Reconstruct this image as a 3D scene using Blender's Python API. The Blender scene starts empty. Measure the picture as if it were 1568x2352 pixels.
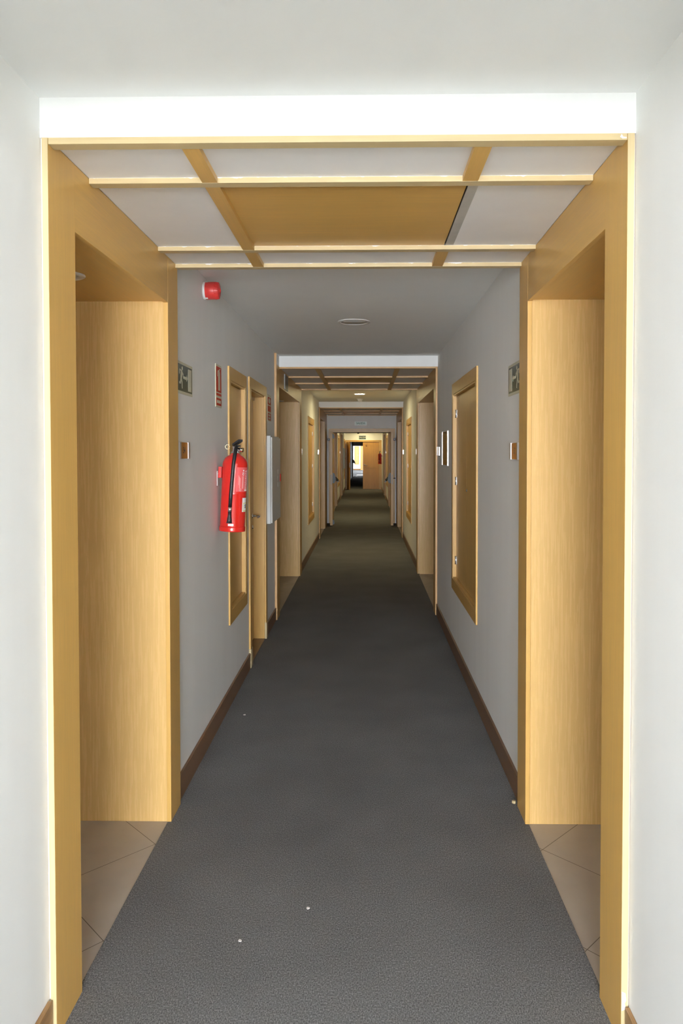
import bpy, bmesh, math, random
from mathutils import Vector, Matrix
random.seed(7)
scn = bpy.context.scene
C = scn.collection
PI = math.pi
W = 1.52            # clear width between the wooden linings
WL, WR = -0.021, 1.541   # wall faces
ZC = 2.5275         # corridor ceiling
ZP = 2.423          # panels of the coffered portal soffit
ZB = 2.406          # underside of the battens
ZL = 2.229          # underside of the lintels

# ------------------------------------------------------------------ materials
def newmat(name):
    m = bpy.data.materials.new(name); m.use_nodes = True
    nt = m.node_tree
    for n in list(nt.nodes): nt.nodes.remove(n)
    out = nt.nodes.new('ShaderNodeOutputMaterial')
    b = nt.nodes.new('ShaderNodeBsdfPrincipled')
    nt.links.new(b.outputs[0], out.inputs[0])
    return m, nt, b, out

def plain(name, col, rough=.5, metal=0., spec=.5, coat=0., emit=None, estr=0.):
    m, nt, b, out = newmat(name)
    b.inputs['Base Color'].default_value = (*col, 1)
    b.inputs['Roughness'].default_value = rough
    b.inputs['Metallic'].default_value = metal
    b.inputs['Specular IOR Level'].default_value = spec
    b.inputs['Coat Weight'].default_value = coat
    b.inputs['Coat Roughness'].default_value = .12
    if emit:
        b.inputs['Emission Color'].default_value = (*emit, 1)
        b.inputs['Emission Strength'].default_value = estr
    return m

def mapped_noise(nt, scale3, nscale, detail=3., rough=.55):
    g = nt.nodes.new('ShaderNodeNewGeometry')
    mp = nt.nodes.new('ShaderNodeMapping'); mp.inputs['Scale'].default_value = scale3
    nt.links.new(g.outputs['Position'], mp.inputs['Vector'])
    n = nt.nodes.new('ShaderNodeTexNoise')
    n.inputs['Scale'].default_value = nscale; n.inputs['Detail'].default_value = detail
    n.inputs['Roughness'].default_value = rough
    nt.links.new(mp.outputs[0], n.inputs['Vector'])
    return n

def ramp(nt, src, stops):
    r = nt.nodes.new('ShaderNodeValToRGB')
    e = r.color_ramp.elements
    while len(e) < len(stops): e.new(.5)
    for i, (p, c) in enumerate(stops):
        e[i].position = p; e[i].color = (*c, 1)
    nt.links.new(src, r.inputs[0])
    return r

def wood(name, base, axis='z', rough=.33, var=.06, spec=.5):
    m, nt, b, out = newmat(name)
    s = {'z': (14, 14, .55), 'x': (.55, 14, 14), 'y': (14, .55, 14)}[axis]
    fine = mapped_noise(nt, tuple(k * 6 for k in s), 1.6, 4, .6)
    broad = mapped_noise(nt, tuple(k * .8 for k in s), 1.0, 2, .5)
    lo = tuple(c * (1 - var) for c in base); hi = tuple(min(1, c * (1 + var)) for c in base)
    r1 = ramp(nt, fine.outputs[0], [(.3, lo), (.7, hi)])
    r2 = ramp(nt, broad.outputs[0], [(.35, tuple(1 - var * .9 for _ in base)), (.65, (1, 1, 1))])
    mx = nt.nodes.new('ShaderNodeMix'); mx.data_type = 'RGBA'; mx.blend_type = 'MULTIPLY'
    mx.inputs['Factor'].default_value = 1
    nt.links.new(r1.outputs[0], mx.inputs['A']); nt.links.new(r2.outputs[0], mx.inputs['B'])
    nt.links.new(mx.outputs['Result'], b.inputs['Base Color'])
    rr = nt.nodes.new('ShaderNodeMapRange')
    rr.inputs['To Min'].default_value = rough - .05; rr.inputs['To Max'].default_value = rough + .07
    nt.links.new(fine.outputs[0], rr.inputs['Value'])
    nt.links.new(rr.outputs[0], b.inputs['Roughness'])
    b.inputs['Specular IOR Level'].default_value = spec
    return m

def painted(name, col, rough=.62, bump=.12, streak=.04):
    m, nt, b, out = newmat(name)
    n = mapped_noise(nt, (3, 3, .25), 1.5, 4, .6)
    r = ramp(nt, n.outputs[0], [(.3, tuple(c * (1 - streak) for c in col)), (.7, col)])
    nt.links.new(r.outputs[0], b.inputs['Base Color'])
    b.inputs['Roughness'].default_value = rough
    b.inputs['Specular IOR Level'].default_value = .3
    n2 = mapped_noise(nt, (1, 1, 1), 160, 2)
    bp = nt.nodes.new('ShaderNodeBump'); bp.inputs['Strength'].default_value = bump
    bp.inputs['Distance'].default_value = .0008
    nt.links.new(n2.outputs[0], bp.inputs['Height']); nt.links.new(bp.outputs[0], b.inputs['Normal'])
    return m

HONEY = (.62, .375, .105)
M = {}
M['wood_v'] = wood('maple_upright', HONEY, 'z')
M['wood_x'] = wood('maple_across', HONEY, 'x')
M['wood_y'] = wood('maple_along', HONEY, 'y')
M['veneer'] = wood('maple_veneer', (.70, .46, .175), 'z', .26, .028)
M['edge_v'] = wood('maple_edge_upright', (.54, .43, .235), 'z', .45, .06)
M['edge_x'] = wood('maple_edge_across', (.56, .44, .235), 'x', .42, .06)
M['edge_o'] = wood('maple_edge_upright_dim', (.62, .37, .15), 'z', .42, .08)  # same maple edge, with the dimmer light of the deeper portals in its colour
M['edge_ox'] = wood('maple_edge_across_dim', (.62, .38, .16), 'x', .42, .08)
M['plinth_y'] = wood('walnut_skirting', (.20, .105, .05), 'y', .35, .2)
M['plinth_l'] = wood('honey_skirting', (.34, .19, .075), 'y', .35, .2)
M['door_wood'] = wood('oak_door', (.56, .29, .055), 'z', .36, .1)
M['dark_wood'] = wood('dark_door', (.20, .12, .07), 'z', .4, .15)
M['paint'] = painted('white_wall_paint', (.88, .89, .87))
M['paint_c'] = painted('white_ceiling_paint', (.88, .892, .875), .75, .08, .02)
M['soffit'] = painted('white_soffit_board', (.90, .90, .89), .55, .05, .05)
M['rough_plaster'] = painted('rough_plaster', (.55, .53, .48), .9, .6, .25)
M['alu'] = plain('brushed_aluminium', (.78, .78, .78), .28, 1.)
M['chrome'] = plain('polished_chrome', (.85, .85, .85), .12, 1.)
M['steel'] = plain('grey_steel', (.35, .36, .37), .35, 1.)
M['black'] = plain('black_rubber', (.012, .012, .013), .45)
M['blackp'] = plain('black_plastic', (.02, .022, .026), .35)
M['zinc'] = plain('dull_zinc', (.34, .34, .33), .55, .2)
M['slate'] = plain('slate_plastic', (.10, .13, .15), .4)
M['red'] = plain('red_enamel', (.60, .017, .011), .22, 0, .5, .6)
M['red_label'] = plain('red_label', (.72, .10, .10), .4)
M['red_plastic'] = plain('red_plastic', (.55, .035, .03), .38)
M['white_pl'] = plain('white_plastic', (.80, .80, .78), .4)
M['cream'] = plain('cream_sign_print', (.62, .60, .45), .45)
M['green'] = plain('dark_green_print', (.025, .055, .035), .25)
M['sign_red'] = plain('sign_red_print', (.55, .05, .02), .55, 0, .2)
M['pale_teal'] = plain('pale_teal_sign', (.55, .68, .62), .3)
M['teal_ink'] = plain('teal_ink', (.06, .16, .11), .4)
M['orange_wood'] = wood('plate_wood', (.52, .23, .045), 'z', .6, .15, .15)
M['ink'] = plain('dark_ink', (.05, .02, .01), .5)
M['ink_black'] = plain('black_ink', (.008, .008, .008), .5)
M['ink_soft'] = plain('faded_ink', (.26, .15, .06), .5)
M['yellow'] = plain('yellow_print', (.7, .62, .12), .45)
M['print_white'] = plain('white_print', (.82, .80, .78), .5)
M['print_pink'] = plain('pink_print', (.80, .38, .36), .5)
M['box_white'] = plain('grey_white_enamel', (.66, .69, .67), .38)
M['brass'] = plain('brass', (.75, .62, .38), .25, 1.)
M['mirror'] = plain('bronze_mirror', (.34, .27, .17), .06, 1.)
M['stone'] = plain('pale_stone', (.62, .60, .56), .3)
M['gap'] = plain('dark_gap', (.02, .013, .008), .8)
M['lamp_off'] = plain('frosted_glass', (.55, .54, .50), .3)
M['lamp_ring'] = plain('lamp_ring', (.72, .70, .66), .35)
WARM = (1., .86, .47)
M['lamp_on'] = plain('lit_diffuser', (.8, .8, .8), .5, emit=WARM, estr=250.)

def beam_mat():
    """maple batten with irregular white paint left along its top edge"""
    m = wood('maple_batten_paint', (.56, .44, .235), 'x', .42, .06); nt = m.node_tree
    b = next(n for n in nt.nodes if n.type == 'BSDF_PRINCIPLED')
    src = b.inputs['Base Color'].links[0].from_socket
    g = nt.nodes.new('ShaderNodeNewGeometry'); sp = nt.nodes.new('ShaderNodeSeparateXYZ'); nt.links.new(g.outputs['Position'], sp.inputs[0])
    n = mapped_noise(nt, (11, 3, 0), 1.5, 3, .6)
    mr = nt.nodes.new('ShaderNodeMapRange'); mr.inputs['From Min'].default_value = .55; mr.inputs['From Max'].default_value = .75
    mr.inputs['To Min'].default_value = 0; mr.inputs['To Max'].default_value = .006; nt.links.new(n.outputs[0], mr.inputs['Value'])
    a = nt.nodes.new('ShaderNodeMath'); a.operation = 'ADD'; nt.links.new(sp.outputs[2], a.inputs[0]); nt.links.new(mr.outputs[0], a.inputs[1])
    k = nt.nodes.new('ShaderNodeMath'); k.operation = 'GREATER_THAN'; nt.links.new(a.outputs[0], k.inputs[0]); k.inputs[1].default_value = ZP - .0008
    mx = nt.nodes.new('ShaderNodeMix'); mx.data_type = 'RGBA'; nt.links.new(k.outputs[0], mx.inputs['Factor'])
    nt.links.new(src, mx.inputs['A']); mx.inputs['B'].default_value = (.86, .85, .83, 1)
    nt.links.new(mx.outputs['Result'], b.inputs['Base Color'])
    return m
M['beam'] = beam_mat()
def carpet_mat():
    m, nt, b, out = newmat('grey_carpet')
    n = mapped_noise(nt, (1, .6, 1), 270, 4, .7)
    n2 = mapped_noise(nt, (1, 1, 1), 2.2, 3, .5)
    r = ramp(nt, n.outputs[0], [(.30, (.055, .056, .058)), (.52, (.18, .182, .185)), (.72, (.38, .383, .388))])
    r2 = ramp(nt, n2.outputs[0], [(.3, (.86, .86, .86)), (.7, (1.05, 1.05, 1.05))])
    mx = nt.nodes.new('ShaderNodeMix'); mx.data_type = 'RGBA'; mx.blend_type = 'MULTIPLY'; mx.inputs['Factor'].default_value = 1
    nt.links.new(r.outputs[0], mx.inputs['A']); nt.links.new(r2.outputs[0], mx.inputs['B'])
    nt.links.new(mx.outputs['Result'], b.inputs['Base Color'])
    b.inputs['Roughness'].default_value = .95; b.inputs['Specular IOR Level'].default_value = .1
    bp = nt.nodes.new('ShaderNodeBump'); bp.inputs['Strength'].default_value = .7; bp.inputs['Distance'].default_value = .003
    nt.links.new(n.outputs[0], bp.inputs['Height']); nt.links.new(bp.outputs[0], b.inputs['Normal'])
    return m
M['carpet'] = carpet_mat()

def tile_mat(name, x0, y0, period=.58):
    m, nt, b, out = newmat(name)
    g = nt.nodes.new('ShaderNodeNewGeometry'); sp = nt.nodes.new('ShaderNodeSeparateXYZ')
    nt.links.new(g.outputs['Position'], sp.inputs[0])
    def mth(op, a, bb=None):
        k = nt.nodes.new('ShaderNodeMath'); k.operation = op
        for i, v in enumerate((a, bb)):
            if v is None: continue
            if isinstance(v, (int, float)): k.inputs[i].default_value = v
            else: nt.links.new(v, k.inputs[i])
        return k.outputs[0]
    x = mth('SUBTRACT', sp.outputs[0], x0); y = mth('SUBTRACT', sp.outputs[1], y0)
    d1 = mth('PINGPONG', mth('ADD', x, y), period / 2)
    d2 = mth('PINGPONG', mth('SUBTRACT', x, y), period / 2)
    d = mth('MINIMUM', d1, d2)
    lt = mth('LESS_THAN', d, .0019)
    n = mapped_noise(nt, (1, 1, 1), 5, 4)
    r = ramp(nt, n.outputs[0], [(.3, (.41, .37, .325)), (.7, (.47, .43, .38))])
    mx = nt.nodes.new('ShaderNodeMix'); mx.data_type = 'RGBA'
    nt.links.new(lt, mx.inputs['Factor']); nt.links.new(r.outputs[0], mx.inputs['A'])
    mx.inputs['B'].default_value = (.12, .095, .075, 1)
    nt.links.new(mx.outputs['Result'], b.inputs['Base Color'])
    b.inputs['Roughness'].default_value = .42
    return m
M['tile_l'] = tile_mat('beige_tile_left', -.02, 2.88)
M['tile_r'] = tile_mat('beige_tile_right', 1.548, 2.862)

def glass_mat():
    m = bpy.data.materials.new('window_glass'); m.use_nodes = True
    nt = m.node_tree
    for n in list(nt.nodes): nt.nodes.remove(n)
    out = nt.nodes.new('ShaderNodeOutputMaterial')
    t = nt.nodes.new('ShaderNodeBsdfTransparent'); g = nt.nodes.new('ShaderNodeBsdfGlossy')
    g.inputs['Roughness'].default_value = .02
    mx = nt.nodes.new('ShaderNodeMixShader'); mx.inputs[0].default_value = .05
    nt.links.new(t.outputs[0], mx.inputs[1]); nt.links.new(g.outputs[0], mx.inputs[2]); nt.links.new(mx.outputs[0], out.inputs[0])
    return m
M['glass'] = glass_mat()

# ------------------------------------------------------------------ mesh helpers
WLOC = {}      # world location of every object
def box(bm, x0, x1, y0, y1, z0, z1, bev=0.):
    x0, x1 = min(x0, x1), max(x0, x1); y0, y1 = min(y0, y1), max(y0, y1); z0, z1 = min(z0, z1), max(z0, z1)
    t = bmesh.new()
    v = [t.verts.new(p) for p in ((x0,y0,z0),(x1,y0,z0),(x1,y1,z0),(x0,y1,z0),(x0,y0,z1),(x1,y0,z1),(x1,y1,z1),(x0,y1,z1))]
    for f in ((3,2,1,0),(4,5,6,7),(0,1,5,4),(1,2,6,5),(2,3,7,6),(3,0,4,7)): t.faces.new([v[i] for i in f])
    if bev > 0:
        bmesh.ops.bevel(t, geom=t.edges[:], offset=bev, segments=2, profile=.6, affect='EDGES')
    merge(bm, t)
def merge(bm, t, mat=None):
    if mat is not None: bmesh.ops.transform(t, matrix=mat, verts=t.verts[:])
    mp = {}
    for v in t.verts: mp[v] = bm.verts.new(v.co)
    for f in t.faces:
        try:
            nf = bm.faces.new([mp[v] for v in f.verts]); nf.smooth = f.smooth
        except ValueError: pass
    t.free()
def lathe(bm, prof, n=32, mat=None, smooth=True, a0=0., a1=2 * PI):
    t = bmesh.new(); full = abs(a1 - a0 - 2 * PI) < 1e-6
    cols = n if full else n + 1
    rings = []
    for r, z in prof:
        if r < 1e-6: rings.append([t.verts.new((0, 0, z))])
        else: rings.append([t.verts.new((r * math.cos(a0 + (a1 - a0) * i / n), r * math.sin(a0 + (a1 - a0) * i / n), z)) for i in range(cols)])
    for a, b in zip(rings, rings[1:]):
        for i in range(n):
            j = (i + 1) % cols
            if len(a) == 1 and len(b) == 1: continue
            if len(a) == 1: f = t.faces.new((a[0], b[j], b[i]))
            elif len(b) == 1: f = t.faces.new((a[i], a[j], b[0]))
            else: f = t.faces.new((a[i], a[j], b[j], b[i]))
            f.smooth = smooth
    bmesh.ops.recalc_face_normals(t, faces=t.faces[:])
    merge(bm, t, mat)
def tube(bm, pts, r, n=10, closed=False):
    t = bmesh.new(); pts = [Vector(p) for p in pts]; rings = []
    rs = r if isinstance(r, (list, tuple)) else [r] * len(pts)
    for i, p in enumerate(pts):
        if closed: d = pts[(i + 1) % len(pts)] - pts[i - 1]
        else: d = pts[min(i + 1, len(pts) - 1)] - pts[max(i - 1, 0)]
        d.normalize()
        if i == 0:
            u = d.cross(Vector((0, 0, 1)))
            if u.length < .05: u = d.cross(Vector((0, 1, 0)))
        else: u = u - d * u.dot(d)          # carry the frame along so the tube never twists
        u.normalize(); w = d.cross(u)
        rings.append([t.verts.new(p + (u * math.cos(2 * PI * k / n) + w * math.sin(2 * PI * k / n)) * rs[i]) for k in range(n)])
    m = len(rings)
    for i in range(m if closed else m - 1):
        a, b = rings[i], rings[(i + 1) % m]
        for k in range(n):
            f = t.faces.new((a[k], a[(k + 1) % n], b[(k + 1) % n], b[k])); f.smooth = True
    if not closed:
        t.faces.new(rings[0][::-1]); t.faces.new(rings[-1])
    bmesh.ops.recalc_face_normals(t, faces=t.faces[:])
    merge(bm, t)
def prism(bm, poly, fn, th):
    """extrude a 2-D outline: fn(a, b, depth) -> world point"""
    t = bmesh.new()
    a = [t.verts.new(fn(p[0], p[1], 0)) for p in poly]; b = [t.verts.new(fn(p[0], p[1], th)) for p in poly]
    t.faces.new(a[::-1]); t.faces.new(b); k = len(poly)
    for i in range(k): t.faces.new((a[i], a[(i + 1) % k], b[(i + 1) % k], b[i]))
    bmesh.ops.recalc_face_normals(t, faces=t.faces[:])
    bmesh.ops.triangulate(t, faces=[f for f in t.faces if len(f.verts) > 4])
    merge(bm, t)

def empty(name, loc, label, cat, group=None, kind=None):
    o = bpy.data.objects.new(name, None); C.objects.link(o); o.empty_display_size = .1
    o.location = loc; WLOC[o] = Vector(loc)
    o['label'] = label; o['category'] = cat
    if group: o['group'] = group
    if kind: o['kind'] = kind
    return o
def obj(name, bm, mat, parent=None, origin=None, label=None):
    """link a bmesh (world coordinates) as ONE mesh object with its origin at its middle"""
    vs = [v.co for v in bm.verts]
    c = Vector([(min(v[i] for v in vs) + max(v[i] for v in vs)) / 2 for i in range(3)]) if origin is None else Vector(origin)
    bmesh.ops.translate(bm, verts=bm.verts[:], vec=-c)
    me = bpy.data.meshes.new(name); bm.to_mesh(me); bm.free()
    for mm in (mat if isinstance(mat, (list, tuple)) else [mat]): me.materials.append(mm)
    o = bpy.data.objects.new(name, me); C.objects.link(o)
    WLOC[o] = c
    if parent: o.parent = parent; o.location = c - WLOC[parent]
    else: o.location = c
    if label: o['label'] = label
    return o
def tag(o, label, cat, group=None, kind=None):
    o['label'] = label; o['category'] = cat
    if group: o['group'] = group
    if kind: o['kind'] = kind
    return o
def bx(name, mat, parent, *a, bev=0., label=None):
    bm = bmesh.new(); box(bm, *a, bev=bev); return obj(name, bm, mat, parent, label=label)

def text_bm(body, size, fn, th, bold=0.):
    cu = bpy.data.curves.new('lettering', 'FONT'); cu.body = body; cu.size = size
    cu.align_x = 'CENTER'; cu.align_y = 'CENTER'; cu.offset = bold; cu.resolution_u = 3
    to = bpy.data.objects.new('lettering', cu); C.objects.link(to)
    dg = bpy.context.evaluated_depsgraph_get()
    me = bpy.data.meshes.new_from_object(to.evaluated_get(dg))
    bpy.data.objects.remove(to); bpy.data.curves.remove(cu)
    bm = bmesh.new(); bm.from_mesh(me); bpy.data.meshes.remove(me)
    ex = bmesh.ops.extrude_face_region(bm, geom=bm.faces[:])
    up = set(g for g in ex['geom'] if isinstance(g, bmesh.types.BMVert))
    for v in bm.verts: v.co = Vector(fn(v.co.x, v.co.y, th if v in up else 0))
    bmesh.ops.recalc_face_normals(bm, faces=bm.faces[:])
    return bm

def cells(bm, x0, x1, y0, y1, z0, z1, holes):
    """a wall slab across Y and Z with rectangular holes (y0, y1, z0, z1)"""
    ys = sorted({y0, y1, *[min(max(h[k], y0), y1) for h in holes for k in (0, 1)]})
    zs = sorted({z0, z1, *[min(max(h[k], z0), z1) for h in holes for k in (2, 3)]})
    for a, b in zip(ys, ys[1:]):
        run = None
        for c, d in zip(zs, zs[1:]):
            my, mz = (a + b) / 2, (c + d) / 2
            inside = any(h[0] < my < h[1] and h[2] < mz < h[3] for h in holes)
            if inside:
                if run: box(bm, x0, x1, a, b, *run); run = None
            else: run = (run[0], d) if run else (c, d)
        if run: box(bm, x0, x1, a, b, *run)

# ------------------------------------------------------------------ layout along the corridor
Y_BACK = -3.0
P = [dict(hy=1.901, end=3.208, L=(1.901, 2.075, 3.050, 3.208), R=(1.901, 2.075, 3.050, 3.208), beams=(2.181, 2.905)),
     dict(hy=7.00, end=9.46, L=(6.80, 6.99, 9.19, 9.44), R=(7.00, 7.20, 9.39, 9.60), beams=(7.86, 8.60)),
     dict(hy=13.35, end=16.05, L=(13.20, 13.40, 14.95, 15.60), R=(13.35, 13.60, 15.30, 15.80), beams=(14.35, 15.20)),
     dict(hy=19.3, end=21.5, L=(19.3, 19.5, 21.25, 21.5), R=(19.3, 19.5, 21.25, 21.5), beams=(20.0, 20.75)),
     dict(hy=24.5, end=26.8, L=(24.5, 24.7, 26.5, 26.8), R=(24.5, 24.7, 26.5, 26.8), beams=(25.2, 26.0))]
FIRE_Y, DOOR2_Y, DOOR3_Y = 16.10, 30.8, 46.5
CAB = dict(z0=.505, z1=2.132)
cabs_l = [(4.475, 5.135), (10.69, 11.93), (17.75, 18.95), (22.4, 23.9), (28.9, 30.2)]
cabs_r = [(4.505, 5.775), (10.88, 12.20), (17.75, 18.95), (22.4, 23.9)]
DOOR1 = (5.255, 6.165)
FW = .062   # frame width of the cupboards
def cab_hole(c): return (c[0] + FW, c[1] - FW, CAB['z0'] + .085, CAB['z1'] - .085)

# ------------------------------------------------------------------ shell
bm = bmesh.new()
holes = [cab_hole(c) for c in cabs_l] + [(DOOR1[0] + .07, DOOR1[1] - .07, -1, 2.075)] + [(p['L'][1] - .02, p['L'][2] + .03, -1, 2.26) for p in P]
cells(bm, WL - .16, WL, Y_BACK, 47.0, -.05, ZC + .1, holes)
tag(obj('wall_left', bm, M['paint']), 'left white painted wall of the corridor', 'wall', kind='structure')
bm = bmesh.new()
holes = [cab_hole(c) for c in cabs_r] + [(p['R'][1] - .02, p['R'][2] + .03, -1, 2.26) for p in P]
cells(bm, WR, WR + .16, Y_BACK, 47.0, -.05, ZC + .1, holes)
tag(obj('wall_right', bm, M['paint']), 'right white painted wall of the corridor', 'wall', kind='structure')
bm = bmesh.new(); box(bm, WL - .16, WR + .16, Y_BACK, 47.0, ZC, ZC + .1)
tag(obj('ceiling', bm, M['paint_c']), 'white plaster ceiling along the whole corridor', 'ceiling', kind='structure')
bm = bmesh.new()
box(bm, -.016, 1.536, Y_BACK, 52.0, -.05, 0)
for a, b in ((Y_BACK, 1.93), (3.2, 6.9), (9.35, 13.3), (15.5, 19.4), (21.4, 24.6), (26.7, 47.0)):
    box(bm, WL - .005, -.016, a, b, -.05, -.0003); box(bm, 1.536, WR + .005, a, b, -.05, -.0003)
tag(obj('floor', bm, M['carpet']), 'grey fitted carpet running down the corridor', 'carpet', kind='structure')
for k, (s, nm) in enumerate((('L', 'left'), ('R', 'right'))):
    bm = bmesh.new()
    for p in P:
        q = p[s]
        if s == 'L': box(bm, -.9, -.016, q[1] - .02, q[2] + .02, -.05, -.004)
        else: box(bm, 1.536, 2.42, q[1] - .02, q[2] + .02, -.05, -.004)
    tag(obj('floor_tiles_' + nm, bm, M['tile_l' if s == 'L' else 'tile_r']), f'beige diagonal tiles in the {nm} door recesses', 'tiles', kind='structure')
# header walls above the portals
WORDS = ['nearest', 'second', 'third', 'fourth', 'farthest']
for p, w in zip(P, WORDS):
    bm = bmesh.new(); box(bm, WL, WR, p['hy'], p['end'], ZP + .012, ZC)
    box(bm, WL, WR, p['hy'], p['hy'] + .02, ZP, ZP + .012)
    if w == 'nearest':
        box(bm, WL, -.016, p['hy'] + .006, p['hy'] + .03, 0, ZP); box(bm, 1.538, WR, p['hy'] + .006, p['hy'] + .03, 0, ZP)
    if w == 'second':
        box(bm, WL, 0, p['L'][0] + .02, p['hy'], ZP, ZC)
    tag(obj('wall_header', bm, M['paint']), f'white header wall above the {w} wooden portal', 'wall', kind='structure')
bm = bmesh.new(); box(bm, WL, WR, .86, 1.0, 2.33, ZC)  # unseen beam added to keep daylight off the nearest header and ceiling
tag(obj('wall_shade_beam', bm, M['paint']), 'unseen white beam added above the viewer to shade the header and near ceiling', 'beam', kind='structure')
# unseen lobby added behind the camera; its glazed front lights the near corridor
LX0, LX1, LY0, LZ = -2.4, 3.9, -7.6, 2.9
bm = bmesh.new()
box(bm, LX0 - .15, LX1 + .15, LY0 - .15, LY0, -.05, .06); box(bm, LX0 - .15, LX1 + .15, LY0 - .15, LY0, 2.75, LZ + .1)
box(bm, LX0 - .15, LX0 + .15, LY0 - .15, LY0, .06, 2.75); box(bm, LX1 - .15, LX1 + .15, LY0 - .15, LY0, .06, 2.75)
box(bm, LX0 - .15, LX0, LY0, Y_BACK - .15, -.05, LZ + .1); box(bm, LX1, LX1 + .15, LY0, Y_BACK - .15, -.05, LZ + .1)
box(bm, LX0 - .15, WL - .16, Y_BACK - .15, Y_BACK, -.05, LZ + .1); box(bm, WR + .16, LX1 + .15, Y_BACK - .15, Y_BACK, -.05, LZ + .1); box(bm, WL - .16, WR + .16, Y_BACK - .15, Y_BACK - .001, ZC, LZ + .1)
tag(obj('wall_added_lobby', bm, M['paint']), 'white walls of the unseen lobby added behind the camera for light', 'wall', kind='structure')
bm = bmesh.new(); box(bm, LX0, LX1, LY0, Y_BACK - .001, LZ, LZ + .1)
tag(obj('ceiling_added_lobby', bm, M['paint_c']), 'white ceiling of the unseen lobby added behind the camera for light', 'ceiling', kind='structure')
bm = bmesh.new(); box(bm, LX0, LX1, LY0, Y_BACK - .15, -.05, 0); box(bm, WL, WR, Y_BACK - .15, Y_BACK - .001, -.05, 0)
tag(obj('floor_added_lobby', bm, M['stone']), 'pale stone floor of the unseen lobby, added behind the camera to bounce light', 'floor', kind='structure')
xa, xb = LX0 + .15, LX1 - .15
w1 = empty('window_1', ((xa + xb) / 2, LY0 - .08, .06), 'tall glazed front of the unseen lobby added behind the camera for light', 'window', kind='structure')
bm = bmesh.new(); bg_ = bmesh.new(); n = 5; st = (xb - xa - .06) / n
for k in range(n + 1): box(bm, xa + k * st, xa + .06 + k * st, LY0 - .11, LY0 - .05, .06, 2.75)
for k in range(n):
    a, c = xa + .06 + k * st, xa + (k + 1) * st
    for q in ((.06, .11), (2.70, 2.75)): box(bm, a, c, LY0 - .11, LY0 - .05, *q)
    box(bg_, a, c, LY0 - .085, LY0 - .079, .11, 2.70)
obj('window_frame', bm, M['white_pl'], w1); obj('pane', bg_, M['glass'], w1)

# baseboards
def board(nm, side, segs, mat, label):
    bm = bmesh.new()
    for a, b in segs:
        if side == 'L': box(bm, WL, WL + .013, a, b, 0, .112, .003)
        else: box(bm, WR - .013, WR, a, b, 0, .112, .003)
    tag(obj(nm, bm, mat), label, 'skirting board', kind='structure')
board('baseboard_left', 'L', [(3.215, DOOR1[0]), (DOOR1[1], 6.795), (9.445, 13.195), (16.2, 19.29), (21.51, 24.49), (26.81, 30.7)], M['plinth_y'], 'brown wooden skirting board along the left wall')
board('baseboard_right', 'R', [(3.215, 6.995), (9.605, 13.345), (16.2, 19.29), (21.51, 24.49), (26.81, 30.7)], M['plinth_y'], 'brown wooden skirting board along the right wall')
board('baseboard_left_near', 'L', [(Y_BACK, 1.895)], M['plinth_l'], 'honey skirting stub at bottom left before the nearest portal')
board('baseboard_right_near', 'R', [(Y_BACK, 1.895)], M['plinth_l'], 'honey skirting stub at bottom right before the nearest portal')

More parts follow.
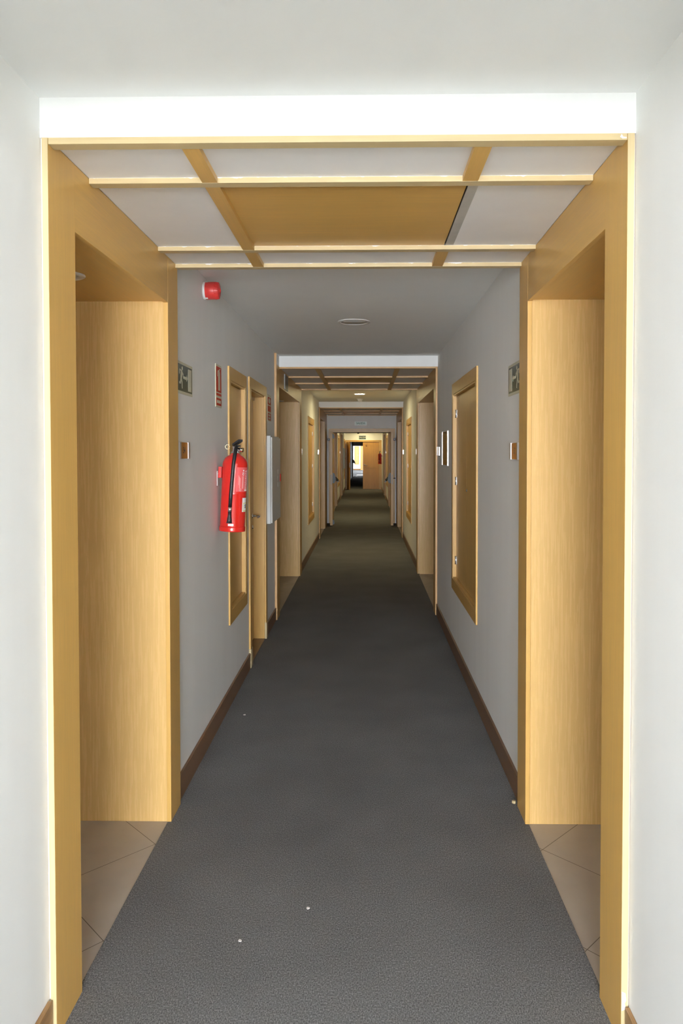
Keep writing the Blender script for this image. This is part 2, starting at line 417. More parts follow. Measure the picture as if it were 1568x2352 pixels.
# ------------------------------------------------------------------ wooden portals
def portal(i, p, w):
    root = empty(f'trim_{i}', (.76, p['hy'], 0), f'{w} maple portal lining with two door recesses and a coffered soffit', 'portal', kind='structure')
    for s in 'LR':
        y0, r0, r1, y1 = p[s]
        X = (lambda x: x) if s == 'L' else (lambda x: W - x)
        t = .0158 if s == 'L' else .0178
        bm = bmesh.new(); box(bm, X(-t), X(0), y0, r0, 0, ZP if not (i == 2 and s == 'L') else ZP, .0012)
        obj('pilaster', bm, M['edge_v'] if False else M['wood_v'], root)
        bx('edge_strip', M['edge_v' if i == 1 else 'edge_o'], root, X(-t), X(-.0003), y0 - .0012, y0, 0, ZP, label='pale front edge' if i == 1 else None)
        bx('pilaster', M['wood_v'], root, X(-.0188), X(0), r1, y1, 0, ZP, bev=.0012)
        bm = bmesh.new(); box(bm, X(-.0188), X(-.0004), r0, r1, ZL, ZP, .001)
        obj('lintel', bm, M['wood_y'], root)
        bx('recess_panel', M['veneer'], root, X(-.88), X(-.0215), r1 + .011, r1 + .028, -.004, 2.252)
        bx('recess_panel', M['veneer'], root, X(-.88), X(-.0215), r0 - .018, r0 - .004, -.004, 2.252)
        bx('recess_panel', M['veneer'], root, X(-.90), X(-.88), r0 - .018, r1 + .028, -.004, 2.252)
        bx('recess_ceiling', M['wood_y'], root, X(-.88), X(-.0225), r0 - .004, r1 + .011, 2.236, 2.252)
    if i == 2:
        bx('edge_strip', M['edge_o'], root, -.0205, 0, 6.78, 6.80, 0, ZC)
    # soffit: beams across, battens along, boards between
    ys = [p['hy'], *p['beams'], p['end'] - .038]
    for k, y in enumerate(ys):
        bm = bmesh.new(); box(bm, .0005, W - .0005, y, y + .038, ZB, ZP + .0005, .0012)
        obj('beam', bm, M['edge_ox' if i > 1 else 'edge_x' if k == 0 else 'beam'], root)
    bat = ((.345, .391), (1.129, 1.175))
    for k, (a, b) in enumerate(zip(ys, ys[1:])):
        for j, (c, d) in enumerate(bat):
            if i == 1 and k == 1 and j == 1: continue
            bx('batten', M['wood_y'], root, c, d, a + .038, b, ZB + .0006, ZP + .0005)
        cols = ((.0005, .345), (.391, 1.129), (1.175, W - .0005))
        for j, (c, d) in enumerate(cols):
            wd = k == 1 and j == 1
            if i == 1 and k == 1 and j == 1: d = 1.152
            if i == 1 and k == 1 and j == 2: c = 1.190
            bx('soffit_panel', M['wood_x'] if wd else M['soffit'], root, c, d, a + .038, b, ZP, ZP + .010,
               label='brown wooden middle soffit board' if wd else None)
        if i == 1 and k == 1:
            bm = bmesh.new(); box(bm, 1.158, 1.190, a + .038, b, ZP + .001, ZP + .010)
            obj('plaster_strip', bm, M['rough_plaster'], root, label='rough grey strip where a batten is missing')
            bx('joint_gap', M['gap'], root, 1.152, 1.158, a + .038, b, ZP + .006, ZP + .010)
    if i == 1:
        for poly in ([(1.5215, .150), (1.531, .146), (1.5335, .128), (1.529, .118), (1.534, .104), (1.5215, .098)], [(1.517, 2.410), (1.506, 2.409), (1.500, 2.413), (1.504, 2.421), (1.508, 2.414), (1.517, 2.4125)]):
            bm = bmesh.new(); prism(bm, poly, lambda a, b, k: (a, 1.8998 - k if b < 1 else 1.901 - k, b), .0012)
            obj('paint_chip', bm, M['print_white'], root, label='bare white chip')
    return root
for i, (p, w) in enumerate(zip(P, WORDS), 1): portal(i, p, w)

# recess downlights (left recess of the first two portals show one)
def downlight(x, y, label):
    o = empty('downlight', (x, y, 2.236), label, 'ceiling light', 'recess downlights')
    T = Matrix.Translation((x, y, 2.236))
    bm = bmesh.new(); lathe(bm, [(.040, -.001), (.044, -.006), (.060, -.007), (.066, -.003), (.066, 0)], 28, T); obj('ring', bm, M['lamp_ring'], o)
    bm = bmesh.new(); lathe(bm, [(0, -.002), (.041, -.002), (.041, 0)], 28, T); obj('lens', bm, M['lamp_off'], o)
downlight(-.245, 2.60, 'unlit white ring downlight in the near left door recess')
downlight(-.245, 9.00, 'unlit downlight in the left recess of the second portal')

# ------------------------------------------------------------------ wall cupboards
def cupboard(side, c, label, doors, marks=True):
    X = (lambda x: WL + x) if side == 'L' else (lambda x: WR - x)
    y0, y1 = c; z0, z1 = CAB['z0'], CAB['z1']
    o = empty('wall_cupboard', (X(0), (y0 + y1) / 2, z0), label, 'cupboard', 'flush cupboards in the corridor walls')
    T = .011
    bm = bmesh.new()
    box(bm, X(.0003), X(T), y0, y0 + FW, z0, z1, .001); box(bm, X(.0003), X(T), y1 - FW, y1, z0, z1, .001)
    box(bm, X(.0003), X(T), y0 + FW, y1 - FW, z1 - .085, z1, .001); box(bm, X(.0003), X(T), y0 + FW, y1 - FW, z0, z0 + .085, .001)
    a, b, e, f = y0 + FW, y1 - FW, z0 + .085, z1 - .085      # reveal inside the frame
    for q in ((a + .0004, a + .012), (b - .012, b - .0004)): box(bm, X(-.06), X(T - .004), *q, e + .0004, f - .0004)
    box(bm, X(-.06), X(T - .004), a + .012, b - .012, f - .012, f - .0004); box(bm, X(-.06), X(T - .004), a + .012, b - .012, e + .0004, e + .012)
    obj('frame', bm, M['wood_v'], o)
    bx('back_board', M['gap'], o, X(-.07), X(-.062), a + .001, b - .001, e + .001, f - .001)
    a += .014; b -= .014; e += .014; f -= .016
    n = doors; step = (b - a) / n
    for k in range(n):
        d0, d1 = a + k * step + .0012, a + (k + 1) * step - .0012
        d = bx('door', M['wood_v'], o, X(-.036), X(-.017), d0, d1, e, f, bev=.0012)
        hy = (b - .004) if (k == n - 1 and n > 1) else (a + .004)
        if marks:
            for hz in (1.895, 1.365, .735):
                bm = bmesh.new()
                tube(bm, [(X(-.012), hy, hz - .032), (X(-.012), hy, hz + .032)], .006, 10)
                box(bm, X(-.017), X(-.0155), hy - .022, hy + .004, hz - .03, hz + .03)
                obj('hinge', bm, M['alu'], d, label='silver hinge')
    kz = 1.32
    ky = a + step - .03 if n == 2 else a + .05
    bm = bmesh.new(); lathe(bm, [(0, .006), (.007, .006), (.010, .002), (.010, 0)], 14, Matrix.Translation((X(-.017), ky, kz)) @ Matrix.Rotation(PI / 2 if side == 'L' else -PI / 2, 4, 'Y'))
    obj('lock', bm, M['steel'], o)
    return o
cupboard('L', cabs_l[0], 'narrow maple wall cupboard behind the red fire extinguisher', 1)
cupboard('R', cabs_r[0], 'wide two-door maple cupboard on the right wall past the nearest portal', 2)
cupboard('L', cabs_l[1], 'lamplit maple cupboard on the left wall between second and third portals', 2)
cupboard('R', cabs_r[1], 'lamplit maple cupboard on the right wall between second and third portals', 2)
cupboard('L', cabs_l[2], 'cupboard on the left wall just behind the open fire door leaf', 2, False)
cupboard('R', cabs_r[2], 'cupboard on the right wall just behind the open fire door leaf', 2, False)
cupboard('L', cabs_l[3], 'far lamplit cupboard on the left, seen through the fire doors', 2, False)
cupboard('R', cabs_r[3], 'far lamplit cupboard on the right, seen through the fire doors', 2, False)
cupboard('L', cabs_l[4], 'farthest left wall cupboard, beside the far door with letter C', 2, False)

# ------------------------------------------------------------------ side door on the left wall
def side_door():
    y0, y1 = DOOR1; zt = 2.148; T = .013
    o = empty('door_1', (WL, (y0 + y1) / 2, 0), 'closed wooden service door set deep in the left wall', 'door', kind='structure')
    bm = bmesh.new()
    box(bm, WL + .0003, WL + T, y0, y0 + .075, .14, zt, .0015); box(bm, WL + .0003, WL + T, y1 - .075, y1, .14, zt, .0015)
    box(bm, WL + .0003, WL + T, y0 + .075, y1 - .075, zt - .082, zt, .0015)
    obj('casing', bm, M['wood_v'], o)
    bm = bmesh.new()
    for q in ((y0 - .003, y0 + .078), (y1 - .078, y1 + .003)): box(bm, WL + .0003, WL + T + .004, *q, .0, .14, .0015)
    obj('plinth_block', bm, M['edge_v'], o)
    a, b = y0 + .07, y1 - .07
    bm = bmesh.new()
    box(bm, WL - .15, WL + .0002, a + .0004, a + .018, 0, 2.075); box(bm, WL - .15, WL + .0002, b - .018, b - .0004, 0, 2.075)
    box(bm, WL - .15, WL + .0002, a + .018, b - .018, 2.056, 2.0746)
    obj('jamb_lining', bm, M['wood_v'], o)
    bm = bmesh.new(); box(bm, WL - .088, WL - .078, a + .018, b - .018, 2.03, 2.056); obj('door_stop', bm, M['edge_x'], o)
    lf = bx('door_leaf', M['wood_v'], o, WL - .13, WL - .09, a + .021, b - .024, .012, 2.050, bev=.002)
    bx('threshold', M['plinth_y'], o, WL - .15, WL + .002, a + .018, b - .018, -.002, .006)
    hy, hz = b - .085, 1.058
    bm = bmesh.new()
    lathe(bm, [(0, .008), (.022, .008), (.025, .004), (.025, 0)], 20, Matrix.Translation((WL - .09, hy, hz)) @ Matrix.Rotation(PI / 2, 4, 'Y'))
    tube(bm, [(WL - .085, hy, hz), (WL - .04, hy, hz), (WL - .03, hy - .006, hz), (WL - .026, hy - .02, hz), (WL - .026, hy - .125, hz)], .0085, 10)
    obj('door_handle', bm, M['chrome'], lf, label='chrome lever handle')
    bm = bmesh.new(); lathe(bm, [(0, .010), (.016, .010), (.022, .004), (.022, 0)], 18, Matrix.Translation((WL - .09, hy, .965)) @ Matrix.Rotation(PI / 2, 4, 'Y'))
    obj('lock', bm, M['chrome'], lf, label='chrome lock rosette')
    # dark room behind the leaf
    bx('back_board', M['gap'], o, WL - .17, WL - .161, y0, y1, 0, zt)
side_door()

# ------------------------------------------------------------------ signs
def wallfn(side, y0, z0, sy, sz, base):
    """sign coordinates (s along the corridor, t up) on a side wall"""
    if side == 'L': return lambda s, t, d: (WL + base + d, y0 + s * sy, z0 + t * sz)
    return lambda s, t, d: (WR - base - d, y0 + s * sy, z0 + t * sz)
def rect(s0, s1, t0, t1): return [(s0, t0), (s1, t0), (s1, t1), (s0, t1)]
def disc(cx, cy, rx, ry, n=18): return [(cx + rx * math.cos(2 * PI * k / n), cy + ry * math.sin(2 * PI * k / n)) for k in range(n)]

def exit_sign(side, y0, z0, label):
    o = empty('emergency_exit_sign', ((WL if side == 'L' else WR), y0 + .148, z0), label, 'sign', 'running man exit signs')
    def part(nm, polys, mat, base, th):
        bm = bmesh.new()
        for q in polys: prism(bm, q, wallfn(side, y0, z0, .297, .148, base), th)
        return obj(nm, bm, mat, o)
    part('plate', [rect(0, 1, 0, 1)], M['cream'], .0005, .003)
    part('green_field', [rect(.03, .965, .085, .915)], M['green'], .0035, .0006)
    leg1 = [(.245, .50), (.30, .50), (.335, .36), (.345, .17), (.315, .17), (.302, .34)]
    leg2 = [(.235, .52), (.29, .47), (.24, .30), (.145, .30), (.145, .37), (.205, .37)]
    torso = [(.225, .50), (.305, .49), (.345, .62), (.345, .70), (.29, .745), (.245, .70)]
    arm1 = [(.33, .70), (.335, .62), (.375, .60), (.385, .52), (.41, .53), (.405, .64)]
    arm2 = [(.29, .745), (.25, .70), (.185, .72), (.17, .60), (.145, .60), (.16, .765)]
    part('running_man', [disc(.33, .80, .032, .065), torso, leg1, leg2, arm1, arm2], M['cream'], .0041, .0006)
    part('arrow', [rect(.40, .455, .49, .57), [(.48, .485), (.60, .485), (.60, .43), (.67, .53), (.60, .63), (.60, .575), (.48, .575)]], M['cream'], .0041, .0006)
    part('doorway_symbol', [rect(.705, .915, .14, .86)], M['cream'], .0041, .0006)
    return o
exit_sign('L', 3.250, 1.866, 'dark green running man exit sign with arrow on the left wall')
exit_sign('R', 3.243, 1.864, 'dark green running man exit sign with arrow on the right wall')

def fire_sign(y0, z0, wy, hz, label, kind):
    o = empty('fire_equipment_sign', (WL, y0 + wy / 2, z0), label, 'sign', 'red fire equipment signs')
    def part(nm, polys, mat, base, th):
        bm = bmesh.new()
        for q in polys: prism(bm, q, wallfn('L', y0, z0, wy, hz, base), th)
        return obj(nm, bm, mat, o)
    part('plate', [rect(0, 1, 0, 1)], M['cream'], .0005, .004)
    if kind == 'ext':
        part('red_field', [rect(.06, .95, .355, .95), rect(.06, .95, .27, .325), rect(.06, .95, .04, .215)], M['sign_red'], .0045, .0006)
        body = [(.42, .40), (.72, .40), (.72, .80), (.66, .845), (.62, .85), (.62, .875), (.52, .875), (.52, .85), (.46, .84), (.42, .80)]
        hose = [(.50, .875), (.34, .865), (.27, .80), (.27, .72), (.33, .72), (.33, .79), (.38, .835), (.50, .845)]
        lev = [(.55, .875), (.60, .875), (.78, .915), (.78, .93), (.56, .895)]
        part('extinguisher_symbol', [body, hose, lev, rect(.16, .82, .095, .165)], M['cream'], .0051, .0006)
    else:
        part('red_field', [rect(.06, .94, .36, .58), rect(.06, .94, .04, .30), rect(.06, .94, .62, .90)], M['sign_red'], .0045, .0006)
        part('hose_symbol', [disc(.5, .77, .26, .10)], M['cream'], .0051, .0006); part('text_band', [rect(.24, .76, .08, .15)], M['cream'], .0051, .0006); part('text_band', [rect(.24, .76, .19, .26)], M['cream'], .0051, .0006)
    return o
fire_sign(4.102, 1.855, .160, .246, 'red and cream extinguisher sign on the wall above the red extinguisher', 'ext')
fire_sign(6.27, 1.868, .235, .235, 'small red hose reel sign above the grey metal hose cabinet', 'hose')

def plate(side, y0, z0, label, num=None, ink='ink', wy=.178, hz=.079):
    o = empty('room_number_plate', ((WL if side == 'L' else WR), y0 + wy / 2, z0), label, 'sign', 'room number plates')
    fn = lambda b: wallfn(side, y0, z0, wy, hz, b)
    bm = bmesh.new(); prism(bm, rect(.13, .87, .02, .98), fn(.0005), .006); obj('wooden_insert', bm, M['orange_wood'], o)
    for q in (rect(0, .13, 0, 1), rect(.87, 1, 0, 1)):
        bm = bmesh.new(); prism(bm, q, fn(.0005), .011); obj('rail', bm, M['alu'], o, label='silver side rail')
    if num:
        sg = 1 if side == 'L' else -1
        f = fn(.0065)
        bm = text_bm(num, .042, lambda x, y, d: f(.5 + sg * x / wy, .5 + y / hz, d), .0006, .0004)
        obj('room_number', bm, M[ink], o)
    return o
plate('L', 3.279, 1.562, 'room plate with wooden insert numbered 54 on the left wall', '54')
plate('R', 3.287, 1.558, 'room plate with faint number 53 on the right wall beside the portal', '53', 'ink_soft')
plate('R', 6.80, 1.562, 'silver-edged room plate on the right wall just before the second portal')
plate('L', 9.47, 1.56, 'small room plate on the left wall just past the second portal')
plate('R', 9.66, 1.56, 'small room plate on the right wall just past the second portal')
plate('L', 12.98, 1.555, 'bright silver room plate on the left wall before the fire doors')
plate('R', 13.13, 1.555, 'bright silver room plate on the right wall before the fire doors')
plate('L', 24.27, 1.555, 'far silver room plate on the left, seen through the fire doors')
plate('R', 24.27, 1.555, 'far silver room plate on the right, seen through the fire doors')

# framed mirror glass on the right wall
o = empty('wall_mirror', (WR, 6.30, 1.477), 'framed bronze mirror with silver side rails on the right wall', 'mirror')
fn = lambda b: wallfn('R', 6.09, 1.477, .425, .298, b)
bm = bmesh.new(); prism(bm, rect(.04, .975, .01, .99), fn(.0005), .008); obj('glass', bm, M['mirror'], o)
for q in (rect(0, .04, 0, 1), rect(.975, 1, 0, 1)):
    bm = bmesh.new(); prism(bm, q, fn(.0005), .0105); obj('rail', bm, M['alu'], o, label='silver side rail')

# dark sign plate on the lintel of the second portal
o = empty('hanging_sign_plate', (0, 7.58, 2.246), 'dark blank sign plate on the left lintel of the second portal', 'sign')
bx('plate', M['slate'], o, .0005, .008, 7.43, 7.73, 2.246, 2.400)
bx('edge_strip', M['zinc'], o, .0005, .0095, 7.424, 7.43, 2.246, 2.400, label='grey front edge')

def salida(y, x0, x1, z0, z1, label, dark):
    o = empty('exit_sign', ((x0 + x1) / 2, y, z0), label, 'sign')
    bx('plate', M['green' if dark else 'pale_teal'], o, x0, x1, y - .012, y - .0005, z0, z1)
    if not dark:
        bm = bmesh.new(); t = .012
        for q in ((x0, x1, z0, z0 + t), (x0, x1, z1 - t, z1), (x0, x0 + t, z0 + t, z1 - t), (x1 - t, x1, z0 + t, z1 - t)): box(bm, q[0], q[1], y - .014, y - .012, q[2], q[3])
        obj('border', bm, M['print_white'], o)
    cx, cz = (x0 + x1) / 2, (z0 + z1) / 2
    f = lambda x, yy, d: (cx + x, y - .0121 - d, cz + yy)
    obj('lettering', text_bm('SALIDA', (z1 - z0) * (.62 if dark else .58), f, .001, .001), M['cream' if dark else 'teal_ink'], o)
salida(FIRE_Y, .590, .882, 2.183, 2.291, 'pale green SALIDA exit sign above the open fire doors', False)
salida(DOOR2_Y, .568, .862, 2.146, 2.293, 'dark green SALIDA exit sign above the far door with letter C', True)

# ------------------------------------------------------------------ siren
o = empty('alarm_siren', (WL, 3.83, 2.452), 'round red alarm siren high on the left wall under the ceiling', 'alarm')
Mx = Matrix.Translation((WL, 3.83, 2.452)) @ Matrix.Rotation(PI / 2, 4, 'Y')
bm = bmesh.new(); lathe(bm, [(0, .0005), (.0465, .0005), (.0465, .012), (.044, .016), (0, .016)], 40, Mx); obj('base', bm, M['white_pl'], o, label='white back box')
bm = bmesh.new(); lathe(bm, [(.0435, .010), (.0462, .012), (.0462, .060), (.0445, .063), (.0, .063)], 40, Mx); obj('body', bm, M['red_plastic'], o)
for ang, w in ((200, 14), (100, 20), (330, 16)):     # white cut-outs at the foot of the body
    bm = bmesh.new(); lathe(bm, [(.0466, .009), (.0470, .010), (.0470, .024), (.0466, .025)], 6, Mx, True, math.radians(ang), math.radians(ang + w)); obj('base_clip', bm, M['white_pl'], o, label='white clip')
bm = bmesh.new(); lathe(bm, [(.0445, .063), (.0415, .078), (.036, .083), (.014, .085), (.012, .089), (0, .090)], 40, Mx)
for k in range(36):
    a = 2 * PI * k / 36
    t = bmesh.new(); box(t, -.0012, .0012, -.0012, .0012, -.009, .009)
    merge(bm, t, Mx @ Matrix.Rotation(a, 4, 'Z') @ Matrix.Translation((.0436, 0, .0715)) @ Matrix.Rotation(-.2, 4, 'Y'))
obj('sounder_grille', bm, M['red_plastic'], o)

# ------------------------------------------------------------------ fire extinguisher
def extinguisher(loc, tilt, face, label, detail=True):
    """loc = foot centre; face = angle (deg, in XY) that faces the viewer"""
    o = empty('fire_extinguisher', loc, label, 'fire extinguisher', 'red fire extinguishers')
    L = Vector(loc); R = .0725; T = Matrix.Translation(L)
    fa = math.radians(face)
    v = Vector((math.cos(fa), math.sin(fa), 0)); r = Vector((-v.y, v.x, 0))
    def P3(al, rad, z):
        a = math.radians(al); n = v * math.cos(a) + r * math.sin(a)
        return L + n * rad + Vector((0, 0, z))
    bm = bmesh.new()
    lathe(bm, [(0, .012), (R - .004, .012), (R - .001, .02), (R, .032), (R, .215), (R + .0006, .217), (R + .0006, .221), (R, .223), (R, .385), (R - .003, .402), (R - .012, .420), (R - .026, .433), (.034, .441), (.026, .446), (.024, .452), (0, .452)], 56, T)
    obj('cylinder', bm, M['red'], o)
    bm = bmesh.new(); lathe(bm, [(R - .004, 0), (R + .003, 0), (R + .0035, .004), (R + .0035, .024), (R + .0015, .029), (R - .004, .029)], 56, T); obj('base_ring', bm, M['red'], o)
    bm = bmesh.new(); lathe(bm, [(.024, .449), (.027, .452), (.027, .458), (.018, .462), (.016, .480), (.019, .482), (.019, .490), (0, .492)], 24, T)
    tube(bm, [P3(40, .012, .474), P3(62, .036, .472), P3(66, .042, .472)], [.010, .012, .011], 14)
    va = obj('valve', bm, M['chrome'], o, label='chrome valve')
    bm = bmesh.new()
    tube(bm, [P3(66, .040, .472), P3(66, .047, .472)], [.014, .013], 16); obj('gauge', bm, M['brass'], va)
    bm = bmesh.new()      # carrying handle and squeeze lever
    d = (v * .85 + r * .5).normalized(); s = d.cross(Vector((0, 0, 1)))
    def bar(z0, z1, l0, l1, w, th):
        pts = [L + d * l + s * q + Vector((0, 0, z)) for l, z in ((l0, z0), (l1, z1)) for q in (-w, w)]
        prism(bm, [(0, 0), (1, 0), (1, 1), (0, 1)], lambda a, b, k: (pts[0] * (1 - a) * (1 - b) + pts[2] * a * (1 - b) + pts[1] * (1 - a) * b + pts[3] * a * b) + Vector((0, 0, k)), th)
    bar(.486, .492, -.014, .032, .012, .006); bar(.494, .520, -.018, .050, .014, .012)
    obj('lever', bm, M['blackp'], va, label='black squeeze lever')
    if detail:
        bm = bmesh.new(); cc = P3(-78, .048, .486)
        tube(bm, [cc + r * (.013 * math.cos(2 * PI * k / 20)) + Vector((0, 0, .013 * math.sin(2 * PI * k / 20))) for k in range(20)], .0013, 6, True)
        obj('pin_ring', bm, M['brass'], va)
    bm = bmesh.new()
    tube(bm, [P3(6, .015, .486), P3(3, .045, .484), P3(0, .060, .472), P3(-3, .076, .440), P3(-6, .0835, .39), P3(-9, .0835, .30), P3(-11, .0845, .21), P3(-12, .0845, .140)], .0102, 14)
    ho = obj('hose', bm, M['black'], o, label='black rubber hose')
    bm = bmesh.new(); tube(bm, [P3(-12, .0845, .143), P3(-12, .0845, .118)], .0112, 14); obj('ferrule', bm, M['alu'], ho, label='metal ferrule')
    bm = bmesh.new(); tube(bm, [P3(-12, .0845, .119), P3(-12, .0845, .095), P3(-12, .087, .072), P3(-12, .090, .052)], [.0095, .0105, .0138, .0160], 16)
    obj('nozzle', bm, M['blackp'], ho)
    def patch(bm, a0, a1, z0, z1, rad):
        lathe(bm, [(rad, z0), (rad, z1)], max(2, int((a1 - a0) / 5)), T @ Matrix.Rotation(fa, 4, 'Z'), True, math.radians(a0), math.radians(a1))
    if detail:
        bm = bmesh.new(); patch(bm, 9, 128, .232, .372, R + .0006); lb = obj('label', bm, M['red_label'], o, label='printed red and white label')
        bm = bmesh.new()
        rnd = random.Random(3)
        for al, wd in ((56, 4.2), (63, 3.6), (70, 4.4), (77, 3.2)):      # lines of lettering running up the label
            z = .247
            while z < .355:
                h = rnd.uniform(.004, .012); patch(bm, al, al + wd * rnd.uniform(.6, 1), z, min(z + h, .362), R + .0011); z += h + rnd.uniform(.0015, .004)
        patch(bm, 54, 76, .236, .245, R + .0011); patch(bm, 40, 47, .350, .358, R + .0011)
        obj('printed_lines', bm, M['print_white'], lb)
        bm = bmesh.new()
        for q in ((24, 33, .236, .2375), (24, 33, .2475, .249), (24, 25, .2375, .2475), (32, 33, .2375, .2475)): patch(bm, *q, R + .0011)
        obj('boxed_mark', bm, M['print_white'], lb)
        f = lambda x, y, k: P3(43.5 - math.degrees(y / R), R + .0008 + k, .335 + x)
        obj('ce_mark', text_bm('CE', .016, f, .0006, .0006), M['print_white'], lb)
        bm = bmesh.new()
        for al in (19, 22.5, 26): patch(bm, al, al + 2.2, .252 if al > 20 else .27, .325 - (al - 19) * .002, R + .0011)
        for al in (37, 40.2, 43.4): patch(bm, al, al + 2.2, .250, .322, R + .0011)
        obj('small_print', bm, M['print_pink'], lb)
        bm = bmesh.new(); patch(bm, 44, 110, .115, .196, R + .0008); st = obj('sticker', bm, M['print_white'], o, label='white inspection sticker')
        bm = bmesh.new(); patch(bm, 50, 104, .118, .168, R + .0012); obj('yellow_field', bm, M['yellow'], st)
        bm = bmesh.new(); patch(bm, 52, 102, .123, .164, R + .0015); obj('white_field', bm, M['print_white'], st)
        f = lambda x, y, k: P3(66 + math.degrees(x / R), R + .0018 + k, .146 + y)
        obj('letter', text_bm('S', .030, f, .0005, .0008), M['ink_black'], st)
        bm = bmesh.new(); patch(bm, -20, 5, .034, .047, R + .0008); obj('tag', bm, M['print_white'], o, label='white barcode tag')
    # wall bracket
    bm = bmesh.new()
    sx = -1 if face < 0 and loc[0] < .7 else 1
    q = Vector((sx, 0, 0))
    wx = (WL if sx < 0 else WR)
    x1 = L.x + sx * (R - .002)
    box(bm, x1 + sx * .001, x1 + sx * .020, L.y - .028, L.y + .02, .305 + L.z, .370 + L.z, .002)
    obj('bracket', bm, M['red'], o)
    # lean
    o.rotation_euler = (0, tilt, 0)
    return o
EXT = (.0620, 4.16, 1.137)
extinguisher(EXT, math.radians(2.8), -80, 'red fire extinguisher hanging on the left wall above a brown skirting')
bm = bmesh.new()
box(bm, WL + .0003, WL + .004, 4.135, 4.185, 1.40, 1.485, .001)
prism(bm, [(WL + .004, 1.468), (WL + .012, 1.468), (WL + .012, 1.45), (WL + .020, 1.45), (WL + .020, 1.478), (WL + .016, 1.478), (WL + .016, 1.473), (WL + .004, 1.473)], lambda a, b, k: (a, 4.148 + k, b), .024)
tag(obj('wall_hook', bm, M['white_pl']), 'white metal hook plate carrying the near fire extinguisher', 'hook')
extinguisher((1.438, 29.6, 1.105), 0., -100, 'small dark red extinguisher on the right beside the far door', False)

# ------------------------------------------------------------------ hose cabinets
def hose_cabinet(y0, y1, z0, z1, label, th=.049):
    o = empty('hose_cabinet', (WL, (y0 + y1) / 2, z0), label, 'cabinet', 'grey metal hose cabinets')
    bm = bmesh.new(); box(bm, WL + .0005, WL + th - .006, y0, y1, z0, z1, .002); obj('body', bm, M['box_white'], o)
    bx('joint', M['gap'], o, WL + th - .006, WL + th - .004, y0 + .01, y1 - .01, z0 + .01, z1 - .01)
    d = bx('door', M['box_white'], o, WL + th - .004, WL + th + .008, y0 + .004, y1 - .004, z0 + .006, z1 - .012, bev=.002)
    bm = bmesh.new()
    box(bm, WL + th + .008, WL + th + .016, y1 - .05, y1 - .022, (z0 + z1) / 2 - .035, (z0 + z1) / 2 + .035, .003)
    obj('latch', bm, M['sign_red'], d, label='red latch')
    bm = bmesh.new()
    for zz in (.06, .0, -.06):
        lathe(bm, [(.018, .0012), (.021, .0012), (.021, 0), (.018, 0)], 20, Matrix.Translation((WL + th + .008, y0 + (y1 - y0) * .68, (z0 + z1) / 2 + zz)) @ Matrix.Rotation(PI / 2, 4, 'Y'))
    obj('embossing', bm, M['box_white'], d)
    return o
hose_cabinet(6.170, 6.775, .975, 1.735, 'pale grey metal hose cabinet on the left wall before the second portal')
hose_cabinet(27.9, 28.6, .95, 1.75, 'far grey hose cabinet with red latch on the left wall')

# ------------------------------------------------------------------ ceiling lamps and detector
def lamp(x, y, r, lit, label):
    o = empty('ceiling_lamp', (x, y, ZC), label, 'ceiling light', 'round ceiling lamps')
    T = Matrix.Translation((x, y, ZC))
    bm = bmesh.new(); lathe(bm, [(r, 0), (r, -.003), (r - .004, -.006), (r - .018, -.007), (r - .022, -.004), (r - .022, 0)], 48, T); obj('ring', bm, M['lamp_ring'], o)
    bm = bmesh.new(); lathe(bm, [(0, -.0035), (r - .022, -.0035), (r - .022, -.001), (0, -.001)], 48, T)
    obj('diffuser', bm, M['lamp_on' if lit else 'lamp_off'], o)
lamp(.757, 5.17, .117, False, 'unlit round recessed lamp between the nearest and second portals')
lamp(.748, 11.53, .100, True, 'lit round ceiling lamp between the second and third portals')
lamp(.76, 17.6, .100, True, 'lit ceiling lamp just behind the fire door head')
lamp(.76, 23.0, .100, True, 'lit ceiling lamp between the fourth and farthest portals')
lamp(.76, 30.15, .100, True, 'lit ceiling lamp in front of the far door with letter C')
o = empty('smoke_detector', (.742, 12.62, ZC), 'small white smoke detector on the ceiling behind the lit lamp', 'smoke detector')
T = Matrix.Translation((.742, 12.62, ZC))
bm = bmesh.new(); lathe(bm, [(0, -.0005), (.054, -.0005), (.056, -.012), (.050, -.020), (0, -.020)], 32, T); obj('base', bm, M['white_pl'], o)
bm = bmesh.new(); lathe(bm, [(.042, -.020), (.040, -.040), (.028, -.048), (0, -.049)], 32, T); obj('sensor_head', bm, M['white_pl'], o)

# ------------------------------------------------------------------ fire wall and open fire doors
bm = bmesh.new(); Y = FIRE_Y
ZH = 2.035
box(bm, WL, WR, Y, Y + .14, ZH + .055, ZC); box(bm, WL, .018, Y, Y + .14, 0, ZH + .055); box(bm, 1.502, WR, Y, Y + .14, 0, ZH + .055)
tag(obj('wall_fire', bm, M['paint']), 'white cross wall above the open fire doors', 'wall', kind='structure')
d = empty('door_2', (.76, Y, 0), 'open double fire door with panic bars beyond the third portal', 'door', kind='structure')
bm = bmesh.new()
box(bm, .018, .085, Y - .015, Y + .15, 0, ZH, .002); box(bm, 1.435, 1.502, Y - .015, Y + .15, 0, ZH, .002); box(bm, .018, 1.502, Y - .015, Y + .15, ZH, ZH + .085, .002)
obj('door_frame', bm, M['wood_v'], d)
bx('head_rebate', M['gap'], d, .085, 1.435, Y + .05, Y + .15, ZH - .012, ZH)
bm = bmesh.new(); tube(bm, [(.68, Y + .02, ZH), (.68, Y + .02, ZH - .03)], [.028, .018], 14); obj('door_stop', bm, M['blackp'], d)
